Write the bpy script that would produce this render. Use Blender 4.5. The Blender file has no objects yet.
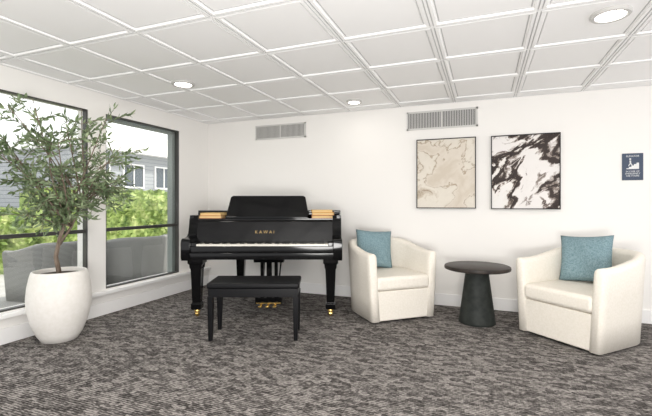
import bpy, bmesh, math, random
from mathutils import Vector, Matrix
random.seed(7)
S=bpy.context.scene
H=2.27; XL=-3.65; YB=4.70; XR=3.4; YF=-1.6

# ---------------- helpers ----------------
def mat(name,col,rough=0.6,metal=0.0,coat=0.0,spec=0.5,emis=None,es=0):
    m=bpy.data.materials.new(name); m.use_nodes=True
    b=m.node_tree.nodes['Principled BSDF']
    b.inputs['Base Color'].default_value=(*col,1); b.inputs['Roughness'].default_value=rough
    b.inputs['Metallic'].default_value=metal; b.inputs['Coat Weight'].default_value=coat
    b.inputs['Specular IOR Level'].default_value=spec
    if emis: 
        b.inputs['Emission Color'].default_value=(*emis,1); b.inputs['Emission Strength'].default_value=es
    return m
def N(m,t,**kw):
    n=m.node_tree.nodes.new(t)
    for k,v in kw.items():
        if k in n.inputs.keys(): n.inputs[k].default_value=v
        else: setattr(n,k,v)
    return n
def L(m,a,b): m.node_tree.links.new(a,b)
def P(m): return m.node_tree.nodes['Principled BSDF']
def ramp(m,stops,interp='LINEAR'):
    r=m.node_tree.nodes.new('ShaderNodeValToRGB'); r.color_ramp.interpolation=interp
    e=r.color_ramp.elements
    while len(e)<len(stops): e.new(0.5)
    for i,(p,c) in enumerate(stops): e[i].position=p; e[i].color=(*c,1)
    return r
def coords(m,scale=(1,1,1),rot=(0,0,0)):
    t=N(m,'ShaderNodeTexCoord'); mp=N(m,'ShaderNodeMapping')
    mp.inputs['Scale'].default_value=scale; mp.inputs['Rotation'].default_value=rot
    L(m,t.outputs['Object'],mp.inputs['Vector']); return mp.outputs['Vector']
def noise_col(m,scale,c1,c2,detail=4,sc=(1,1,1),bump=0.0,lo=.35,hi=.65):
    v=coords(m,sc); n=N(m,'ShaderNodeTexNoise'); n.inputs['Scale'].default_value=scale; n.inputs['Detail'].default_value=detail
    L(m,v,n.inputs['Vector']); r=ramp(m,[(lo,c1),(hi,c2)]); L(m,n.outputs['Fac'],r.inputs['Fac'])
    L(m,r.outputs['Color'],P(m).inputs['Base Color'])
    if bump:
        b=N(m,'ShaderNodeBump'); b.inputs['Strength'].default_value=bump; b.inputs['Distance'].default_value=.01
        L(m,n.outputs['Fac'],b.inputs['Height']); L(m,b.outputs['Normal'],P(m).inputs['Normal'])
def finish(bm,name,m,parent=None,smooth=False,bevel=0,seg=3,loc=None,rot=None,auto=False):
    bmesh.ops.recalc_face_normals(bm,faces=bm.faces)
    me=bpy.data.meshes.new(name); bm.to_mesh(me); bm.free()
    o=bpy.data.objects.new(name,me); S.collection.objects.link(o)
    for mm in (m if isinstance(m,list) else [m]): me.materials.append(mm)
    if smooth or bevel:
        for p in me.polygons: p.use_smooth=True
    if auto:
        me.set_sharp_from_angle(angle=math.radians(40))
    if bevel:
        b=o.modifiers.new('b','BEVEL'); b.width=bevel; b.segments=seg; b.limit_method='ANGLE'; b.angle_limit=math.radians(35)
        w=o.modifiers.new('w','WEIGHTED_NORMAL'); w.keep_sharp=False
    if parent: o.parent=parent
    if loc: o.location=loc
    if rot: o.rotation_euler=rot
    return o
def abox(bm,x0,x1,y0,y1,z0,z1,mi=0):
    v=[bm.verts.new((x,y,z)) for x in(x0,x1) for y in(y0,y1) for z in(z0,z1)]
    for f in [(0,1,3,2),(4,6,7,5),(0,4,5,1),(2,3,7,6),(0,2,6,4),(1,5,7,3)]:
        bm.faces.new([v[i] for i in f]).material_index=mi
def box(name,x0,x1,y0,y1,z0,z1,m,parent=None,bevel=0,seg=2,rot=None,loc=None):
    bm=bmesh.new(); abox(bm,x0,x1,y0,y1,z0,z1); return finish(bm,name,m,parent,bevel=bevel,seg=seg,loc=loc,rot=rot)
def aprism(bm,pts,z0,z1,mi=0):
    a=[bm.verts.new((x,y,z0)) for x,y in pts]; b=[bm.verts.new((x,y,z1)) for x,y in pts]
    bm.faces.new(a[::-1]).material_index=mi; bm.faces.new(b).material_index=mi
    n=len(pts)
    for i in range(n): bm.faces.new((a[i],a[(i+1)%n],b[(i+1)%n],b[i])).material_index=mi
def prism(name,pts,z0,z1,m,parent=None,bevel=0,seg=3,**k):
    bm=bmesh.new(); aprism(bm,pts,z0,z1); return finish(bm,name,m,parent,bevel=bevel,seg=seg,**k)
def lathe(bm,prof,n=48,cx=0,cy=0,mi=0):
    rings=[[bm.verts.new((cx+r*math.cos(2*math.pi*i/n),cy+r*math.sin(2*math.pi*i/n),z)) for i in range(n)] for r,z in prof]
    for a,b in zip(rings,rings[1:]):
        for i in range(n): bm.faces.new((a[i],a[(i+1)%n],b[(i+1)%n],b[i])).material_index=mi
    bm.faces.new(rings[0][::-1]).material_index=mi; bm.faces.new(rings[-1]).material_index=mi
def tube(bm,pts,rad,n=7,mi=0):
    pts=[Vector(p) for p in pts]; rings=[]
    for i,p in enumerate(pts):
        d=(pts[min(i+1,len(pts)-1)]-pts[max(i-1,0)]).normalized()
        a=d.cross(Vector((0.31,0.17,0.93))); 
        if a.length<.1: a=d.cross(Vector((1,0,0)))
        a.normalize(); b=d.cross(a)
        rings.append([bm.verts.new(p+rad[i]*(a*math.cos(2*math.pi*k/n)+b*math.sin(2*math.pi*k/n))) for k in range(n)])
    for a,b in zip(rings,rings[1:]):
        for k in range(n): bm.faces.new((a[k],a[(k+1)%n],b[(k+1)%n],b[k])).material_index=mi
    bm.faces.new(rings[0][::-1]); bm.faces.new(rings[-1])
def empty(name,loc,rz=0):
    o=bpy.data.objects.new(name,None); S.collection.objects.link(o); o.location=loc; o.rotation_euler=(0,0,rz); o.empty_display_size=.2; return o
def catmull(pts,sub=5):
    out=[]
    for i in range(len(pts)-1):
        p0=Vector(pts[max(i-1,0)]);p1=Vector(pts[i]);p2=Vector(pts[i+1]);p3=Vector(pts[min(i+2,len(pts)-1)])
        for k in range(sub):
            t=k/sub
            out.append(tuple(.5*((2*p1)+(p2-p0)*t+(2*p0-5*p1+4*p2-p3)*t*t+(3*p1-p0-3*p2+p3)*t**3)))
    out.append(tuple(pts[-1])); return out
def text(name,body,size,m,parent,loc,rot,align='CENTER',ext=.0006):
    c=bpy.data.curves.new(name,'FONT'); c.body=body; c.size=size; c.align_x=align; c.extrude=ext
    o=bpy.data.objects.new(name,c); S.collection.objects.link(o); c.materials.append(m); o.parent=parent; o.location=loc; o.rotation_euler=rot; return o

# ---------------- materials ----------------
M_wall=mat('wall_paint',(.86,.84,.81),.9); 
v=coords(M_wall); n=N(M_wall,'ShaderNodeTexNoise'); n.inputs['Scale'].default_value=180; L(M_wall,v,n.inputs['Vector'])
b=N(M_wall,'ShaderNodeBump'); b.inputs['Strength'].default_value=.08; b.inputs['Distance'].default_value=.003; L(M_wall,n.outputs['Fac'],b.inputs['Height']); L(M_wall,b.outputs['Normal'],P(M_wall).inputs['Normal'])
M_trim=mat('trim_white',(.90,.89,.88),.45)
M_tile=mat('ceiling_tile_white',(.93,.925,.92),.8)
M_groove_shade=mat('ceiling_groove_shade',(.60,.60,.60),.6)  # grey painted on the groove faces as shade, so tile joints show
M_black=mat('piano_black_lacquer',(.003,.003,.0035),.08,spec=.25)
M_blacks=mat('black_satin',(.004,.004,.005),.35,spec=.22)
M_leather=mat('black_vinyl',(.005,.005,.006),.4,spec=.18)
M_brass=mat('brass',(.75,.52,.18),.25,metal=1)
M_letter=mat('lettering_gold',(.38,.27,.12),.5,metal=.6)
M_ivory=mat('ivory_keys',(.85,.82,.74),.25)
M_cream=mat('cream_leather',(.83,.77,.66),.5); noise_col(M_cream,60,(.80,.75,.66),(.85,.80,.72),bump=.06)
M_teal=mat('teal_linen',(.16,.33,.38),.95); noise_col(M_teal,90,(.13,.22,.25),(.24,.34,.375),sc=(1,1,1),bump=.4)
M_bronze=mat('window_bronze',(.05,.048,.045),.4)
M_jamb=mat('window_jamb_sage',(.20,.23,.22),.5)
M_vent=mat('vent_grey',(.60,.59,.57),.5)
M_ventd=mat('vent_dark',(.10,.10,.10),.8)

# carpet
M_carpet=mat('carpet_woven',(.2,.18,.17),1,spec=.1)
m=M_carpet
def math_(m,op,a,b):
    x=N(m,'ShaderNodeMath',operation=op)
    for i,s in enumerate((a,b)):
        if isinstance(s,(int,float)): x.inputs[i].default_value=s
        else: L(m,s,x.inputs[i])
    return x.outputs[0]
v1=coords(m,(26,85,1)); n1=N(m,'ShaderNodeTexNoise'); n1.inputs['Scale'].default_value=1.5; n1.inputs['Detail'].default_value=1.5; L(m,v1,n1.inputs['Vector'])
v2=coords(m,(17,34,1)); vo=N(m,'ShaderNodeTexVoronoi'); vo.inputs['Scale'].default_value=1; vo.distance='CHEBYCHEV'; vo.inputs['Randomness'].default_value=.75; L(m,v2,vo.inputs['Vector'])
sx=N(m,'ShaderNodeSeparateColor'); L(m,vo.outputs['Color'],sx.inputs['Color'])
v3=coords(m,(90,9,1)); n3=N(m,'ShaderNodeTexNoise'); n3.inputs['Scale'].default_value=2; n3.inputs['Detail'].default_value=2; L(m,v3,n3.inputs['Vector'])
wv=N(m,'ShaderNodeTexWave'); wv.wave_type='BANDS'; wv.bands_direction='Y'; wv.inputs['Scale'].default_value=17; wv.inputs['Distortion'].default_value=1.6; wv.inputs['Detail'].default_value=1
L(m,coords(m),wv.inputs['Vector'])
s=math_(m,'MULTIPLY',n1.outputs['Fac'],.68)
s=math_(m,'ADD',s,math_(m,'MULTIPLY',sx.outputs[0],.22))
s=math_(m,'ADD',s,math_(m,'MULTIPLY',wv.outputs['Fac'],.16))
s=math_(m,'ADD',s,math_(m,'MULTIPLY',n3.outputs['Fac'],.22))
r=ramp(m,[(.45,(.028,.025,.023)),(.63,(.115,.105,.100)),(.82,(.38,.352,.33))]); L(m,s,r.inputs['Fac']); L(m,r.outputs['Color'],P(m).inputs['Base Color'])
b=N(m,'ShaderNodeBump'); b.inputs['Strength'].default_value=.4; b.inputs['Distance'].default_value=.004; L(m,s,b.inputs['Height']); L(m,b.outputs['Normal'],P(m).inputs['Normal'])

# ---------------- room ----------------
box('floor',XL-.15,XR+.15,YF,YB+.15,-.1,0,M_carpet)
box('wall_back',XL-.15,XR+.15,YB,YB+.15,0,H+.15,M_wall)
W1=(0.90,2.84); W2=(3.04,4.12); WZ=(.26,2.075)
bm=bmesh.new()
abox(bm,XL-.15,XL,YF,YB,0,WZ[0]); abox(bm,XL-.15,XL,YF,YB,WZ[1],H+.15)
for a,b_ in ((YF,W1[0]),(W1[1],W2[0]),(W2[1],YB)): abox(bm,XL-.15,XL,a,b_,*WZ)
finish(bm,'wall_left',M_wall)
box('baseboard_back',XL+.02,XR,YB-.018,YB,0,.13,M_trim,bevel=.004)
box('baseboard_left',XL,XL+.018,YF,YB-.019,0,.13,M_trim,bevel=.004)
box('trim_sill',XL-.0,XL+.055,YF,YB-.0,.215,.25,M_trim,bevel=.005)
# window units
M_glass=bpy.data.materials.new('window_glass'); M_glass.use_nodes=True
nt=M_glass.node_tree; nt.nodes.clear()
o_=nt.nodes.new('ShaderNodeOutputMaterial'); mx=nt.nodes.new('ShaderNodeMixShader'); tr=nt.nodes.new('ShaderNodeBsdfTransparent'); gl=nt.nodes.new('ShaderNodeBsdfGlossy'); gl.inputs['Roughness'].default_value=.02
tr.inputs['Color'].default_value=(.97,.98,.975,1); mx.inputs[0].default_value=.06
nt.links.new(tr.outputs[0],mx.inputs[1]); nt.links.new(gl.outputs[0],mx.inputs[2]); nt.links.new(mx.outputs[0],o_.inputs[0])
def window(name,y0,y1,rail=.87,jamb=False):
    e=empty(name,(0,0,0)); z0,z1=WZ; f=.014; a,b_=XL-.06,XL-.005
    bm=bmesh.new()
    abox(bm,a,b_,y0,y1,z0,z0+f); abox(bm,a,b_,y0,y1,z1-f,z1); abox(bm,a,b_,y0,y0+f,z0,z1); abox(bm,a,b_,y1-f,y1,z0,z1)
    abox(bm,a+.015,b_-.015,y0+f,y1-f,rail-.018,rail+.018)
    finish(bm,'frame',M_bronze,e,bevel=.003)
    if jamb:
        bm=bmesh.new(); abox(bm,XL-.14,XL-.061,y1-.06,y1,z0,z1); abox(bm,XL-.14,XL-.061,y0,y0+.025,z0,z1); abox(bm,XL-.14,XL-.061,y0,y1,z1-.045,z1); finish(bm,'jamb',M_jamb,e)
    box('pane',XL-.040,XL-.036,y0+.01,y1-.01,z0+.01,z1-.01,M_glass,e)
window('window_1',*W1); window('window_2',*W2,jamb=True)

# ceiling
def lines(lo,hi,off,step):
    k=math.ceil((lo-off)/step); r=[lo]
    while off+k*step<hi-.01:
        if off+k*step>lo+.01: r.append(off+k*step)
        k+=1
    return r+[hi]
gx=lines(XL,XR,-.31,.61); gy=lines(YF,YB,3.90,.63)
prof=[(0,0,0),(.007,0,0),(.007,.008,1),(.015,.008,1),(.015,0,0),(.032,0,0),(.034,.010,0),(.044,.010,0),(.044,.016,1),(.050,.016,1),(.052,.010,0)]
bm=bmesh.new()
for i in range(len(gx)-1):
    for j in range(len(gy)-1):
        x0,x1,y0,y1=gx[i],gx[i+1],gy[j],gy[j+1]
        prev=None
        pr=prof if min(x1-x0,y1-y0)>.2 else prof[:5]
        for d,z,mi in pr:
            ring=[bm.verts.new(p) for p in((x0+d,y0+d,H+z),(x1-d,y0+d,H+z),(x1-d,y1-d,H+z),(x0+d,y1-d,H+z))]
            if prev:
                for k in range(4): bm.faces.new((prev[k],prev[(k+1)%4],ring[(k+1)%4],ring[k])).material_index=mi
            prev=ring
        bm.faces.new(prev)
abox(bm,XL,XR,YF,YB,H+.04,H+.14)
finish(bm,'ceiling',[M_tile,M_groove_shade])

M_lamp=mat('lamp_diffuser',(1,1,1),.5,emis=(1,.96,.9),es=8)
M_ring=mat('lamp_ring_satin',(.55,.54,.52),.4)
def downlight(x,y,r=.105,power=16):
    e=empty('recessed_downlight',(x,y,H))
    bm=bmesh.new(); lathe(bm,[(r*.72,-.001),(r*.78,-.010),(r*.95,-.010),(r,-.004),(r,.03),(r*.72,.03)],40)
    finish(bm,'trim_ring',M_ring,e,smooth=True,auto=True)
    bm=bmesh.new(); lathe(bm,[(r*.7,-.004),(r*.7,-.008)],32); finish(bm,'diffuser',M_lamp,e)
    ld=bpy.data.lights.new('lamp','AREA'); ld.shape='DISK'; ld.size=.16; ld.energy=power; ld.color=(1,.95,.88)
    lo=bpy.data.objects.new('lamp',ld); S.collection.objects.link(lo); lo.parent=e; lo.location=(0,0,-.02)
for x,y in ((.70,2.85),(-2.64,3.03),(-1.345,4.26),(-.95,1.0),(1.9,1.0)): downlight(x,y,.105 if y<4 else .085, 9 if y<4 else .8)

# vents
def vent(x0,x1,z0,z1):
    e=empty('air_vent',(0,0,0)); y=YB
    bm=bmesh.new(); f=.018
    abox(bm,x0,x1,y-.014,y,z0,z0+f);abox(bm,x0,x1,y-.014,y,z1-f,z1);abox(bm,x0,x0+f,y-.014,y,z0,z1);abox(bm,x1-f,x1,y-.014,y,z0,z1)
    xm=(x0+x1)/2; abox(bm,xm-.008,xm+.008,y-.013,y,z0,z1)
    k=x0+f+.01
    while k<x1-f-.006: abox(bm,k,k+.008,y-.012,y-.001,z0+f,z1-f); k+=.0175
    finish(bm,'grille',M_vent,e); box('duct',x0+.01,x1-.01,y-.003,y,z0+.01,z1-.01,M_ventd,e)
vent(-.838,-.065,1.99,2.20); vent(-2.866,-2.127,1.995,2.185)

# sign
M_navy=mat('sign_navy',(.045,.065,.11),.5); M_white=mat('sign_white',(.75,.75,.75),.6)
e=empty('stairway_sign',(1.331,YB,1.50))
box('plate',-.085,.085,-.008,0,-.13,.13,M_navy,e,bevel=.003)
R=(math.radians(90),0,0)
text('heading','ELEVATOR',.022,M_white,e,(0,-.0085,.095),R)
text('caption','IN CASE OF\nEMERGENCY\nUSE STAIRS',.021,M_white,e,(0,-.0085,-.052),R)
bm=bmesh.new()
for i in range(5): abox(bm,-.05+i*.020,-.05+(i+1)*.020,-.0095,-.008,-.022,-.014+i*.013)
bmesh.ops.create_uvsphere(bm,u_segments=10,v_segments=6,radius=.009,matrix=Matrix.Translation((-.02,-.009,.074)))
tube(bm,[(-.02,-.009,.060),(-.018,-.009,.033)],[.007,.006]); tube(bm,[(-.018,-.009,.034),(-.034,-.009,.008)],[.005,.004]); tube(bm,[(-.018,-.009,.034),(-.004,-.009,.014)],[.005,.004])
finish(bm,'pictogram',M_white,e)

# paintings
def art(name,x0,x1,z0,z1,m):
    e=empty(name,((x0+x1)/2,YB,(z0+z1)/2)); w=(x1-x0)/2;h=(z1-z0)/2;f=.009
    bm=bmesh.new()
    for a in((-w,w,-h,-h+f),(-w,w,h-f,h),(-w,-w+f,-h,h),(w-f,w,-h,h)): abox(bm,a[0],a[1],-.04,0,a[2],a[3])
    finish(bm,'frame',M_blacks,e)
    box('canvas',-w+f,w-f,-.032,-.004,-h+f,h-f,m,e)
def marble(name,rot,loc,stops,scale,dist,stretch,det=7):
    m=mat(name,(.8,.8,.8),.8)
    t=N(m,'ShaderNodeTexCoord'); mr=N(m,'ShaderNodeMapping'); mr.inputs['Rotation'].default_value=(0,rot,0); L(m,t.outputs['Object'],mr.inputs['Vector'])
    mp=N(m,'ShaderNodeMapping'); mp.inputs['Location'].default_value=loc; mp.inputs['Scale'].default_value=(1,1,stretch)
    L(m,mr.outputs[0],mp.inputs['Vector'])
    n0=N(m,'ShaderNodeTexNoise'); n0.inputs['Scale'].default_value=2.6; n0.inputs['Detail'].default_value=5; L(m,mp.outputs[0],n0.inputs['Vector'])
    mm=N(m,'ShaderNodeMix'); mm.data_type='VECTOR'; mm.inputs[0].default_value=dist
    L(m,mp.outputs[0],mm.inputs[4]); L(m,n0.outputs['Color'],mm.inputs[5])
    n1=N(m,'ShaderNodeTexNoise'); n1.inputs['Scale'].default_value=scale; n1.inputs['Detail'].default_value=det; n1.inputs['Roughness'].default_value=.6; n1.inputs['Distortion'].default_value=.5
    L(m,mm.outputs[1],n1.inputs['Vector'])
    r=ramp(m,stops); L(m,n1.outputs['Fac'],r.inputs['Fac']); L(m,r.outputs['Color'],P(m).inputs['Base Color']); return m
M_art1=marble('art_cream_marble',.7,(3.1,0,1.2),[(.34,(.10,.065,.04)),(.39,(.28,.21,.15)),(.43,(.52,.45,.36)),(.49,(.72,.67,.59)),(.56,(.68,.63,.55)),(.575,(.38,.30,.21)),(.59,(.68,.62,.54)),(.68,(.60,.53,.44))],2.2,.36,1.5,5)
M_art2=marble('art_dark_marble',.7,(1.9,0,.75),[(.40,(.78,.76,.74)),(.445,(.76,.73,.70)),(.46,(.24,.19,.16)),(.475,(.028,.020,.018)),(.54,(.050,.036,.032)),(.555,(.30,.25,.22)),(.58,(.78,.75,.73)),(.66,(.76,.73,.71)),(.68,(.3,.26,.24))],2.6,.38,1.8)
art('marbled_abstract_painting',-.723,-.085,1.09,1.872,M_art1); art('marbled_abstract_painting',.067,.72,1.085,1.868,M_art2)

# ---------------- grand piano ----------------
pn=empty('grand_piano',(-2.037,3.443,0),math.radians(22))
W=.79
side=[(W,.50),(W*.97,.68),(.62,.82),(.40,.92),(.20,1.04),(.06,1.18),(-.10,1.29),(-.30,1.345),(-.56,1.35),(-.73,1.30),(-W,1.16)]
outl=[(W,.27)]+catmull(side,5)+[(-W,.27)]
prism('case_body',outl,.60,.965,M_black,pn)
def offs(pts,d):
    res=[];n=len(pts)
    for i in range(n):
        a=Vector(pts[max(i-1,0)]);b_=Vector(pts[min(i+1,n-1)]); t=(b_-a).normalized(); res.append((pts[i][0]-t.y*d,pts[i][1]+t.x*d))
    return res
inn=offs(outl,.04)
bm=bmesh.new(); prevq=None
for (x,y),(u,w_) in zip(outl,inn):
    q=[bm.verts.new(p) for p in((x,y,.58),(x,y,1.02),(u,w_,1.02),(u,w_,.58))]
    if prevq:
        for k in range(4): bm.faces.new((prevq[k],prevq[(k+1)%4],q[(k+1)%4],q[k]))
    else: bm.faces.new(q)
    prevq=q
bm.faces.new(prevq[::-1]); finish(bm,'rim',M_black,pn,smooth=True,auto=True)
# lid
lid=[(W+.012,.58)]+[(p[0]*1.015,p[1]+.012) for p in catmull(side,5) if p[1]>.6]+[(-W-.012,.58)]
prism('lid',lid,1.02,1.043,M_black,pn,bevel=.004)
prism('folded_lid_flap',[(W+.012,.585),(W+.0,.70),(.70,.80),(.56,.87),(-W-.012,.87),(-W-.012,.585)],1.0432,1.066,M_black,pn,bevel=.004)
box('tuning_shelf',-W+.04,W-.04,.29,.575,.965,.985,M_black,pn)
# arms
bmx=[(0.0,.615),(0.0,.755),(.012,.785),(.04,.797),(.13,.80),(.19,.81),(.225,.84),(.245,.90),(.262,.975),(.285,1.02),(.34,1.02),(.34,.58),(.02,.58)]
for sgn in(-1,1):
    bm=bmesh.new()
    a=[bm.verts.new((sgn*(W+.004),y,z)) for y,z in bmx]; b_=[bm.verts.new((sgn*(W-.085),y,z)) for y,z in bmx]
    bm.faces.new(a);bm.faces.new(b_[::-1])
    for i in range(len(bmx)): bm.faces.new((a[i],a[(i+1)%len(bmx)],b_[(i+1)%len(bmx)],b_[i]))
    finish(bm,'arm_%d'%(1 if sgn<0 else 2),M_black,pn,bevel=.004)
box('keybed',-W+.08,W-.08,.015,.34,.59,.655,M_black,pn,bevel=.004)
box('key_slip',-W+.085,W-.085,.02,.045,.655,.722,M_black,pn,bevel=.004)
KW=W-.135
for sgn in(-1,1): box('key_block_%d'%(1 if sgn<0 else 2),min(sgn*KW,sgn*(W-.086)),max(sgn*KW,sgn*(W-.086)),.046,.22,.655,.755,M_black,pn,bevel=.004)
bm=bmesh.new(); kw=2*KW/52
for i in range(52): abox(bm,-KW+i*kw+.0006,-KW+(i+1)*kw-.0006,.047,.21,.69,.738)
finish(bm,'white_keys',M_ivory,pn)
bm=bmesh.new()
for i in range(51):
    if (i%7) in (0,2,3,5,6):
        x=-KW+(i+1)*kw; abox(bm,x-.007,x+.007,.10,.21,.735,.752)
finish(bm,'black_keys',M_blacks,pn)
bm=bmesh.new(); q=[(.20,.735),(.245,.955),(.27,.975),(.29,.975),(.29,.735)]
a=[bm.verts.new((-W+.085,y,z)) for y,z in q]; b_=[bm.verts.new((W-.085,y,z)) for y,z in q]
bm.faces.new(a);bm.faces.new(b_[::-1])
for i in range(5): bm.faces.new((a[i],a[(i+1)%5],b_[(i+1)%5],b_[i]))
finish(bm,'fallboard',M_black,pn,bevel=.004)
text('fallboard_lettering','K A W A I',.046,M_letter,pn,(0,.212,.835),(math.radians(78),0,0))
# music desk
bm=bmesh.new(); q=[(-.44,0),(.44,0),(.445,.05),(.41,.235),(.385,.25),(-.385,.25),(-.41,.235),(-.445,.05)]
a=[bm.verts.new((x,0,z)) for x,z in q]; b_=[bm.verts.new((x,.018,z)) for x,z in q]
bm.faces.new(a);bm.faces.new(b_[::-1])
for i in range(len(q)): bm.faces.new((a[i],a[(i+1)%len(q)],b_[(i+1)%len(q)],b_[i]))
finish(bm,'music_desk',M_black,pn,bevel=.004,loc=(0,.42,.99),rot=(math.radians(-16),0,0))
box('music_desk_ledge',-.44,.44,.37,.44,.985,1.005,M_black,pn,bevel=.004)
# legs
def pleg(nm,x,y):
    bm=bmesh.new()
    pr=[(.075,.60),(.075,.545),(.062,.535),(.060,.50),(.052,.485),(.040,.16),(.040,.145),(.050,.135),(.050,.085),(.036,.075)]
    prev=None
    for r,z in pr:
        ring=[bm.verts.new((x+sx_*r,y+sy_*r,z)) for sx_,sy_ in((-1,-1),(1,-1),(1,1),(-1,1))]
        if prev:
            for k in range(4): bm.faces.new((prev[k],prev[(k+1)%4],ring[(k+1)%4],ring[k]))
        else: bm.faces.new(ring)
        prev=ring
    bm.faces.new(prev[::-1]); finish(bm,nm,M_black,pn,bevel=.003)
    bm=bmesh.new(); lathe(bm,[(.022,.09),(.030,.075),(.030,.055),(.018,.050)],20,x,y)
    bmesh.ops.create_cone(bm,cap_ends=True,segments=24,radius1=.029,radius2=.029,depth=.024,matrix=Matrix.Translation((x,y+.008,.0292))@Matrix.Rotation(math.pi/2,4,'Y'))
    abox(bm,x-.02,x-.014,y-.015,y+.02,.025,.06);abox(bm,x+.014,x+.02,y-.015,y+.02,.025,.06)
    finish(bm,nm+'_caster',M_brass,pn,smooth=True,auto=True)
pleg('leg_1',-.67,.13);pleg('leg_2',.68,.13);pleg('leg_3',-.42,1.08)
# lyre
lx=.03
bm=bmesh.new(); abox(bm,lx-.16,lx+.16,.30,.42,.52,.60); abox(bm,lx-.14,lx+.14,.28,.42,.085,.155)
for s_ in(-1,1): abox(bm,lx+s_*.075-.018,lx+s_*.075+.018,.33,.37,.15,.53)
abox(bm,lx-.028,lx+.028,.335,.365,.15,.53)
finish(bm,'pedal_lyre',M_black,pn,bevel=.006)
bm=bmesh.new()
for k in(-1,0,1):
    x=lx+k*.075; abox(bm,x-.012,x+.012,.20,.29,.075,.087); lathe(bm,[(.018,.073),(.022,.08),(.018,.089)],16,x,.195)
abox(bm,lx-.13,lx+.13,.275,.28,.092,.100)
finish(bm,'pedals',M_brass,pn,bevel=.002)
bm=bmesh.new()
for s_ in(-1,1): tube(bm,[(lx+s_*.08,.41,.13),(lx+s_*.10,.72,.60)],[.009,.009])
finish(bm,'lyre_braces',M_blacks,pn,smooth=True)
# books on the piano
cols=[(.55,.27,.06),(.30,.09,.04),(.65,.42,.14),(.40,.15,.06)]
def books(e,specs):
    for i,(x,y,z,w,d,h,r,c) in enumerate(specs):
        m=mat('book_cover_%d'%i,c,.6); pg=mat('book_pages_%d'%i,(.70,.50,.24),.8)
        bm=bmesh.new(); abox(bm,-w/2,w/2,-d/2,d/2,0,.005); abox(bm,-w/2,w/2,-d/2,d/2,h-.005,h); abox(bm,-w/2,-w/2+.004,-d/2,d/2,.005,h-.005)
        abox(bm,-w/2+.004,w/2-.004,-d/2+.004,d/2-.004,.005,h-.005,1)
        finish(bm,'book_%d'%(i+1),[m,pg],e,loc=(x,y,z),rot=(0,0,r))
Rz=Matrix.Rotation(math.radians(22),4,'Z'); org=Vector((-2.037,3.443,0))
bk=empty('music_book_stack',org+Rz@Vector((.60,.42,.9855)),math.radians(22))
books(bk,[(0,0,0,.24,.22,.034,.05,cols[1]),(.01,0,.0345,.23,.21,.030,-.06,cols[0]),(-.01,.005,.065,.22,.20,.026,.08,cols[2])])
bk=empty('sheet_music_book',org+Rz@Vector((-.60,.42,.9855)),math.radians(22))
books(bk,[(0,0,0,.25,.22,.032,.02,cols[3]),(.02,0,.0325,.22,.21,.026,-.08,cols[2])])

# ---------------- bench ----------------
bn=empty('piano_bench',(-1.855,3.045,0),math.radians(22))
bw,bd=.385,.18
box('cushion',-bw,bw,-bd,bd,.435,.485,M_leather,bn,bevel=.016,seg=4)
box('apron',-bw+.012,bw-.012,-bd+.012,bd-.012,.365,.436,M_blacks,bn,bevel=.003)
bm=bmesh.new()
for x in(-1,1):
    for y in(-1,1):
        cx,cy=x*(bw-.03),y*(bd-.03); prev=None
        for r,z in((.023,.37),(.021,.2),(.016,.0)):
            ring=[bm.verts.new((cx+a*r,cy+c*r,z)) for a,c in((-1,-1),(1,-1),(1,1),(-1,1))]
            if prev:
                for k in range(4): bm.faces.new((prev[k],prev[(k+1)%4],ring[(k+1)%4],ring[k]))
            else: bm.faces.new(ring)
            prev=ring
        bm.faces.new(prev[::-1])
finish(bm,'legs',M_blacks,bn,bevel=.002)

# ---------------- tub chairs ----------------
def tub(e,w,fr,bh,ah,sh,th,m,ms,flare=.04,z0=.02):
    r=w/2; path=[]
    nS=8
    for i in range(nS): path.append((-r,-fr+fr*i/nS,Vector((-1,0))))
    for i in range(33):
        a=math.pi-math.pi*i/32; path.append((r*math.cos(a),r*math.sin(a),Vector((math.cos(a),math.sin(a)))))
    for i in range(1,nS+1): path.append((r,-fr*i/nS,Vector((1,0))))
    bm=bmesh.new(); n=len(path); rings=[]
    def ring(x,y,nv,h,sc=1,dy=0):
        cs=[(0,z0),(0,z0+(h-z0)*.33),(0,z0+(h-z0)*.66)]
        for k in range(7):
            a=math.pi*k/6; cs.append((-th/2+th/2*math.cos(a), h-th/2+th/2*math.sin(a)))
        cs+=[(-th,z0+(h-z0)*.6),(-th,z0)]
        out=[]
        for d,z in cs:
            dd=-th/2+(d+th/2)*sc; zz=z if sc==1 else min(z,h-(1-sc)*th/2) if z>z0 else z
            fl=flare*((z-h)/h)
            out.append(bm.verts.new((x+nv.x*(dd+fl),y+nv.y*(dd+fl)+dy,zz)))
        return out
    for i,(x,y,nv) in enumerate(path):
        t=i/(n-1); k=math.sin(math.pi*t); k=max(0,min(1,(k-.12)/.75)); k=k*k*(3-2*k); h=ah+(bh-ah)*k
        if i==0:
            for sc,dy in((.45,-.022),(.8,-.014)): rings.append(ring(x,y,nv,h,sc,dy))
        rings.append(ring(x,y,nv,h))
        if i==n-1:
            for sc,dy in((.8,-.014),(.45,-.022)): rings.append(ring(x,y,nv,h,sc,dy))
    for a,b_ in zip(rings,rings[1:]):
        for k in range(len(a)): bm.faces.new((a[k],a[(k+1)%len(a)],b_[(k+1)%len(a)],b_[k]))
    bm.faces.new(rings[0]);bm.faces.new(rings[-1][::-1])
    finish(bm,'shell',m,e,smooth=True,auto=False)
    ri=r-th+.004
    def U(rr,f,inset=0): return [(-rr,-f)]+[(rr*math.cos(math.pi-math.pi*i/20),rr*math.sin(math.pi-math.pi*i/20)) for i in range(21)]+[(rr,-f)]
    prism('seat_base',U(ri-.01,fr+.008),z0,sh-.135,m,e,bevel=.012)
    prism('seat_cushion',U(ri-.004,fr+.022),sh-.133,sh,ms,e,bevel=.038,seg=5)
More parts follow.
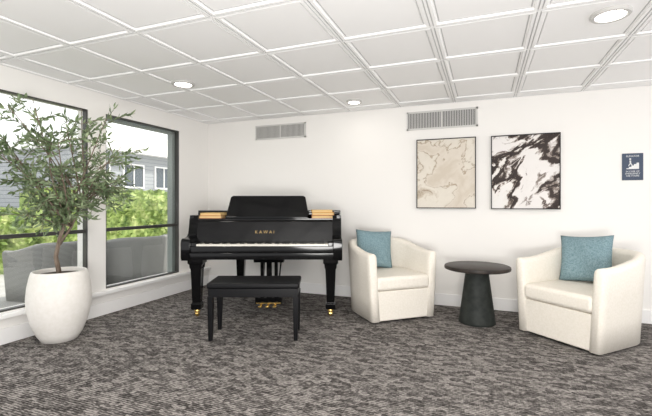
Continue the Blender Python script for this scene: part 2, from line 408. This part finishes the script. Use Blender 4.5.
def pillow(e,name,s,T,loc,rot,m):
    bm=bmesh.new(); n=18
    for sg in(1,-1):
        g=[]
        for i in range(n+1):
            row=[]
            for j in range(n+1):
                u=-1+2*i/n; v=-1+2*j/n
                x=s/2*u*(1-.07*(1-v*v)); z=s/2*v*(1-.07*(1-u*u)); t=T/2*max(0,(1-u**4)*(1-v**4))**.55
                t*=1+.10*math.sin(5*u+2*v)*(1-u*u)
                row.append(bm.verts.new((x,sg*t,z)))
            g.append(row)
        for i in range(n):
            for j in range(n): bm.faces.new((g[i][j],g[i+1][j],g[i+1][j+1],g[i][j+1]))
    bmesh.ops.remove_doubles(bm,verts=bm.verts,dist=1e-5)
    return finish(bm,name,m,e,smooth=True,loc=loc,rot=rot)
def armchair(x,y,rz,w,fr,bh,ah):
    e=empty('tub_armchair',(x,y,0),math.radians(rz))
    tub(e,w,fr,bh,ah,.44,.088,M_cream,M_cream)
    bm=bmesh.new()
    for a in(-1,1):
        for c in(-.30,.22): lathe(bm,[(.02,0),(.02,.022)],12,a*.22,c)
    finish(bm,'feet',M_blacks,e)
    return e
c1=armchair(-.995,4.215,42,.77,.39,.755,.67)
pillow(c1,'throw_pillow',.42,.15,(-.04,.15,.645),(math.radians(-14),math.radians(4),math.radians(-6)),M_teal)
c2=armchair(.845,4.085,-43,.78,.43,.745,.66)
pillow(c2,'throw_pillow',.43,.16,(-.09,.10,.65),(math.radians(-16),math.radians(-4),math.radians(14)),M_teal)

# ---------------- side table ----------------
M_top=mat('table_dark_wood',(.06,.045,.035),.45,spec=.3); noise_col(M_top,6,(.018,.014,.012),(.045,.034,.028),sc=(1,9,1))
M_base=mat('table_base_charcoal',(.05,.055,.05),.6,spec=.3); noise_col(M_base,14,(.012,.015,.013),(.027,.031,.028))
t=empty('pedestal_side_table',(-.066,4.14,0))
bm=bmesh.new(); lathe(bm,[(.285,.510),(.30,.516),(.303,.53),(.30,.545),(.29,.55)],64); finish(bm,'top',M_top,t,smooth=True,auto=True)
bm=bmesh.new(); lathe(bm,[(.165,0),(.17,.01),(.166,.03),(.145,.18),(.122,.36),(.105,.495),(.112,.510)],48); finish(bm,'base',M_base,t,smooth=True,auto=True)

# ---------------- potted olive tree ----------------
M_pot=mat('pot_white_ceramic',(.80,.765,.71),.55); noise_col(M_pot,30,(.78,.75,.70),(.82,.79,.75),bump=.1)
M_soil=mat('soil',(.06,.045,.03),1)
M_bark=mat('bark',(.20,.15,.11),.9); noise_col(M_bark,40,(.12,.085,.06),(.28,.22,.17),sc=(1,1,.3),bump=.4)
M_leaf=mat('olive_leaf',(.12,.17,.07),.5); 
oi=N(M_leaf,'ShaderNodeTexNoise'); oi.inputs['Scale'].default_value=14; L(M_leaf,coords(M_leaf),oi.inputs['Vector'])
r=ramp(M_leaf,[(.3,(.07,.105,.045)),(.5,(.15,.21,.10)),(.7,(.34,.40,.24))]); L(M_leaf,oi.outputs['Fac'],r.inputs['Fac']); L(M_leaf,r.outputs['Color'],P(M_leaf).inputs['Base Color'])
px,py=-3.33,2.33
tr_=empty('potted_olive_tree',(px,py,0))
bm=bmesh.new(); lathe(bm,[(.11,0),(.13,.006),(.165,.06),(.205,.16),(.232,.28),(.236,.36),(.228,.46),(.21,.55),(.20,.58),(.19,.585),(.182,.575),(.188,.53)],56)
finish(bm,'pot',M_pot,tr_,smooth=True)
bm=bmesh.new(); lathe(bm,[(.18,.52),(.18,.55)],32); finish(bm,'soil',M_soil,tr_)
bm=bmesh.new(); lf=bmesh.new()
trunk=[(0,0,.54),(-.02,-.02,.70),(.0,-.0,.85),(.03,.03,1.0),(.03,.05,1.12)]
tube(bm,trunk,[.020,.017,.015,.013,.011],10)
t2=[(-.0,0,.80),(.06,.06,.95),(.08,.14,1.15),(.06,.18,1.35)]; tube(bm,t2,[.012,.011,.010,.008],8)
def leaf(p,d,ln,wd):
    d=d.normalized(); sd=d.cross(Vector((random.uniform(-1,1),random.uniform(-1,1),random.uniform(-.3,1)))).normalized()
    nrm=d.cross(sd); c=[p,p+d*ln*.35+sd*wd/2+nrm*.003,p+d*ln*.7+sd*wd*.42,p+d*ln-nrm*.006,p+d*ln*.7-sd*wd*.42,p+d*ln*.35-sd*wd/2+nrm*.003]
    for q in c:
        if q.x<-.285 : q.x=-.285+random.uniform(0,.01)
    vs=[lf.verts.new(q) for q in c]; lf.faces.new(vs)
def clampx(v):
    if v.x<-.27: v.x=-.27+random.uniform(0,.03)
    if v.z>1.98: v.z=1.98-random.uniform(0,.05)
    return v
cen=Vector((.07,.0,1.52)); rad=Vector((.38,.62,.58))
starts=[Vector(t_) for t_ in trunk[3:]]+[Vector(t_) for t_ in t2[1:]]
for bi in range(27):
    while True:
        q=Vector([random.uniform(-1,1) for _ in range(3)])
        if .45<q.length<1 : break
    tgt=clampx(cen+Vector((q.x*rad.x,q.y*rad.y,q.z*rad.z)))
    st=random.choice(starts) if bi>5 else starts[bi%len(starts)]
    mid=(st+tgt)/2+Vector((random.uniform(-.05,.05),random.uniform(-.05,.05),random.uniform(0,.08)))
    pts=[Vector(p) for p in catmull([tuple(st),tuple(mid),tuple(tgt)],4)]
    for p in pts: clampx(p)
    tube(bm,pts,[.007-.0045*i/(len(pts)-1) for i in range(len(pts))],6)
    for ti in range(9):
        k=random.uniform(.25,1); i=min(int(k*(len(pts)-1)),len(pts)-1); b0=pts[i]
        out=(b0-cen); out=Vector((out.x,out.y,out.z*.6)).normalized()*.5+Vector([random.uniform(-1,1),random.uniform(-1,1),random.uniform(-.5,1)])
        out.normalize(); ln=random.uniform(.14,.28)
        tp=[b0,b0+out*ln*.5+Vector((0,0,.015)),b0+out*ln]
        tp=[clampx(p.copy()) for p in tp]
        tube(bm,tp,[.0025,.002,.001],4)
        nl=14
        for li in range(nl):
            kk=(li+1)/nl; p=tp[0].lerp(tp[1],kk*2) if kk<.5 else tp[1].lerp(tp[2],kk*2-1)
            d=out+Vector([random.uniform(-1,1) for _ in range(3)])*.9
            leaf(p,d,random.uniform(.045,.08),random.uniform(.013,.021))
finish(bm,'trunk_and_branches',M_bark,tr_,smooth=True); 
me=finish(lf,'leaves',M_leaf,tr_)

# ---------------- exterior ----------------
M_patio=mat('patio_concrete',(.5,.49,.47),.9); noise_col(M_patio,3,(.35,.345,.335),(.45,.44,.43))
box('patio_ground',-30,XL-.15,-12,30,-.12,-.01,M_patio)
M_hedge=mat('hedge_leaf',(.2,.35,.06),.6)
nn=N(M_hedge,'ShaderNodeTexNoise'); nn.inputs['Scale'].default_value=5; nn.inputs['Detail'].default_value=6; L(M_hedge,coords(M_hedge),nn.inputs['Vector'])
r=ramp(M_hedge,[(.3,(.08,.15,.03)),(.5,(.30,.40,.11)),(.7,(.60,.66,.28))]); L(M_hedge,nn.outputs['Fac'],r.inputs['Fac']); L(M_hedge,r.outputs['Color'],P(M_hedge).inputs['Base Color'])
M_tleaf=mat('tree_leaf_pale',(.3,.4,.2),.6); noise_col(M_tleaf,5,(.25,.33,.16),(.55,.60,.40))
def hedge(name,x0,x1,y0,y1,h,n,m=M_hedge,z0=-.01,ls=.09):
    bm=bmesh.new(); abox(bm,x0,x1,y0,y1,z0,z0+h)
    for i in range(n):
        f=random.random(); y=random.uniform(y0,y1)
        if f<.6: p=Vector((x1+random.uniform(-.02,.12),y,z0+random.uniform(.03,h)))
        else: p=Vector((random.uniform(x0,x1),y,z0+h+random.uniform(-.02,.10)))
        a=Vector([random.uniform(-1,1) for _ in range(3)]).normalized(); b_=a.orthogonal().normalized(); s_=random.uniform(.5,1)*ls
        bm.faces.new([bm.verts.new(q) for q in(p-a*s_,p+b_*s_*.5,p+a*s_,p-b_*s_*.5)])
    return finish(bm,name,m)
hedge('garden_hedge',-8.6,-7.5,5.2,16,1.36,6000)
hedge('garden_hedge',-8.3,-7.3,-2,5.0,.95,4000)
def gtree(x,y,h,r,n=1500):
    e=empty('garden_tree',(x,y,-.01)); bm=bmesh.new(); tube(bm,[(0,0,0),(.05,0,h*.35),(0,.1,h*.7)],[.14,.11,.06],8); finish(bm,'trunk',M_bark,e,smooth=True)
    bm=bmesh.new()
    for i in range(n):
        q=Vector([random.gauss(0,.45) for _ in range(3)]); p=Vector((q.x*r,q.y*r,h*.72+q.z*r*.8))
        a=Vector([random.uniform(-1,1) for _ in range(3)]).normalized(); b_=a.orthogonal().normalized(); s_=random.uniform(.06,.14)
        bm.faces.new([bm.verts.new(w) for w in(p-a*s_,p+b_*s_*.6,p+a*s_,p-b_*s_*.6)])
    finish(bm,'foliage',M_tleaf,e)
gtree(-12,4.6,3.6,1.2,500)
# building
M_side=mat('siding_grey',(.33,.35,.38),.8)
wv=N(M_side,'ShaderNodeTexWave'); wv.bands_direction='Z'; wv.inputs['Scale'].default_value=1.6; L(M_side,coords(M_side),wv.inputs['Vector'])
r=ramp(M_side,[(.0,(.24,.255,.275)),(.15,(.37,.39,.41))]); L(M_side,wv.outputs['Fac'],r.inputs['Fac']); L(M_side,r.outputs['Color'],P(M_side).inputs['Base Color'])
M_win=mat('building_glass',(.08,.10,.12),.15)
e=empty('apartment_building',(-17,0,0))
box('wing',-6,0,12.6,28,-.01,3.7,M_side,e); box('roof',-6.4,.5,12.3,28.3,3.7,3.9,M_trim,e); box('upper_wing',-6,-2.5,16,28,3.9,5.3,M_trim,e)
bm=bmesh.new(); bf=bmesh.new()
for i in range(7):
    y=13.1+i*2.1; 
    for z in(2.0,):
        abox(bm,.0,.03,y,y+1.2,z,z+1.1)
        for a in((y-.08,y,z-.08,z+1.18),(y+1.2,y+1.28,z-.08,z+1.18),(y,y+1.2,z-.08,z),(y,y+1.2,z+1.1,z+1.18),(y+.57,y+.63,z,z+1.1)): abox(bf,0,.06,a[0],a[1],a[2],a[3])
finish(bm,'building_windows',M_win,e); finish(bf,'window_trim',M_trim,e)
# wicker chairs outdoors
M_wick=mat('wicker_grey',(.3,.3,.29),.8)
w1=N(M_wick,'ShaderNodeTexWave'); w1.bands_direction='Z'; w1.inputs['Scale'].default_value=22; L(M_wick,coords(M_wick),w1.inputs['Vector'])
r=ramp(M_wick,[(.1,(.10,.10,.10)),(.6,(.32,.32,.31))]); L(M_wick,w1.outputs['Fac'],r.inputs['Fac']); L(M_wick,r.outputs['Color'],P(M_wick).inputs['Base Color'])
M_oc=mat('outdoor_cushion',(.55,.55,.53),.9)
for x,y,rz,ww in((-4.75,4.45,-90,1.1),(-4.95,3.42,-85,.8)):
    e=empty('wicker_patio_chair',(x,y,-.01),math.radians(rz)); tub(e,ww,.35,.70,.60,.42,.09,M_wick,M_oc,flare=.05,z0=.0)

# ---------------- lighting ----------------
w=bpy.data.worlds.new('world'); S.world=w; w.use_nodes=True
bg=w.node_tree.nodes['Background']; bg.inputs['Color'].default_value=(.99,.99,1,1); bg.inputs['Strength'].default_value=1.8
sd=bpy.data.lights.new('sun','SUN'); sd.energy=5.0; sd.angle=.02; sd.color=(1,.95,.86)
so=bpy.data.objects.new('sun',sd); S.collection.objects.link(so)
so.rotation_euler=Vector((.55,.5,1.0)).to_track_quat('Z','Y').to_euler()
# added fill light behind the camera, aimed up to brighten the ceiling
fd=bpy.data.lights.new('added_ceiling_fill','AREA'); fd.shape='DISK'; fd.size=1.2; fd.energy=128; fd.color=(1,.98,.95)
fo=bpy.data.objects.new('added_ceiling_fill',fd); S.collection.objects.link(fo); fo.location=(.2,-.7,.6)
fo.rotation_euler=Vector((.25,-.75,-1.0)).to_track_quat('Z','Y').to_euler()

cd=bpy.data.cameras.new('camera'); co=bpy.data.objects.new('camera',cd); S.collection.objects.link(co)
cd.sensor_width=36; cd.lens=402/652*36; cd.shift_y=-5/652; co.location=(0,0,1.15); co.rotation_euler=(math.radians(90),0,math.radians(21.5)); cd.clip_start=.05
S.camera=co
S.view_settings.view_transform='Standard'
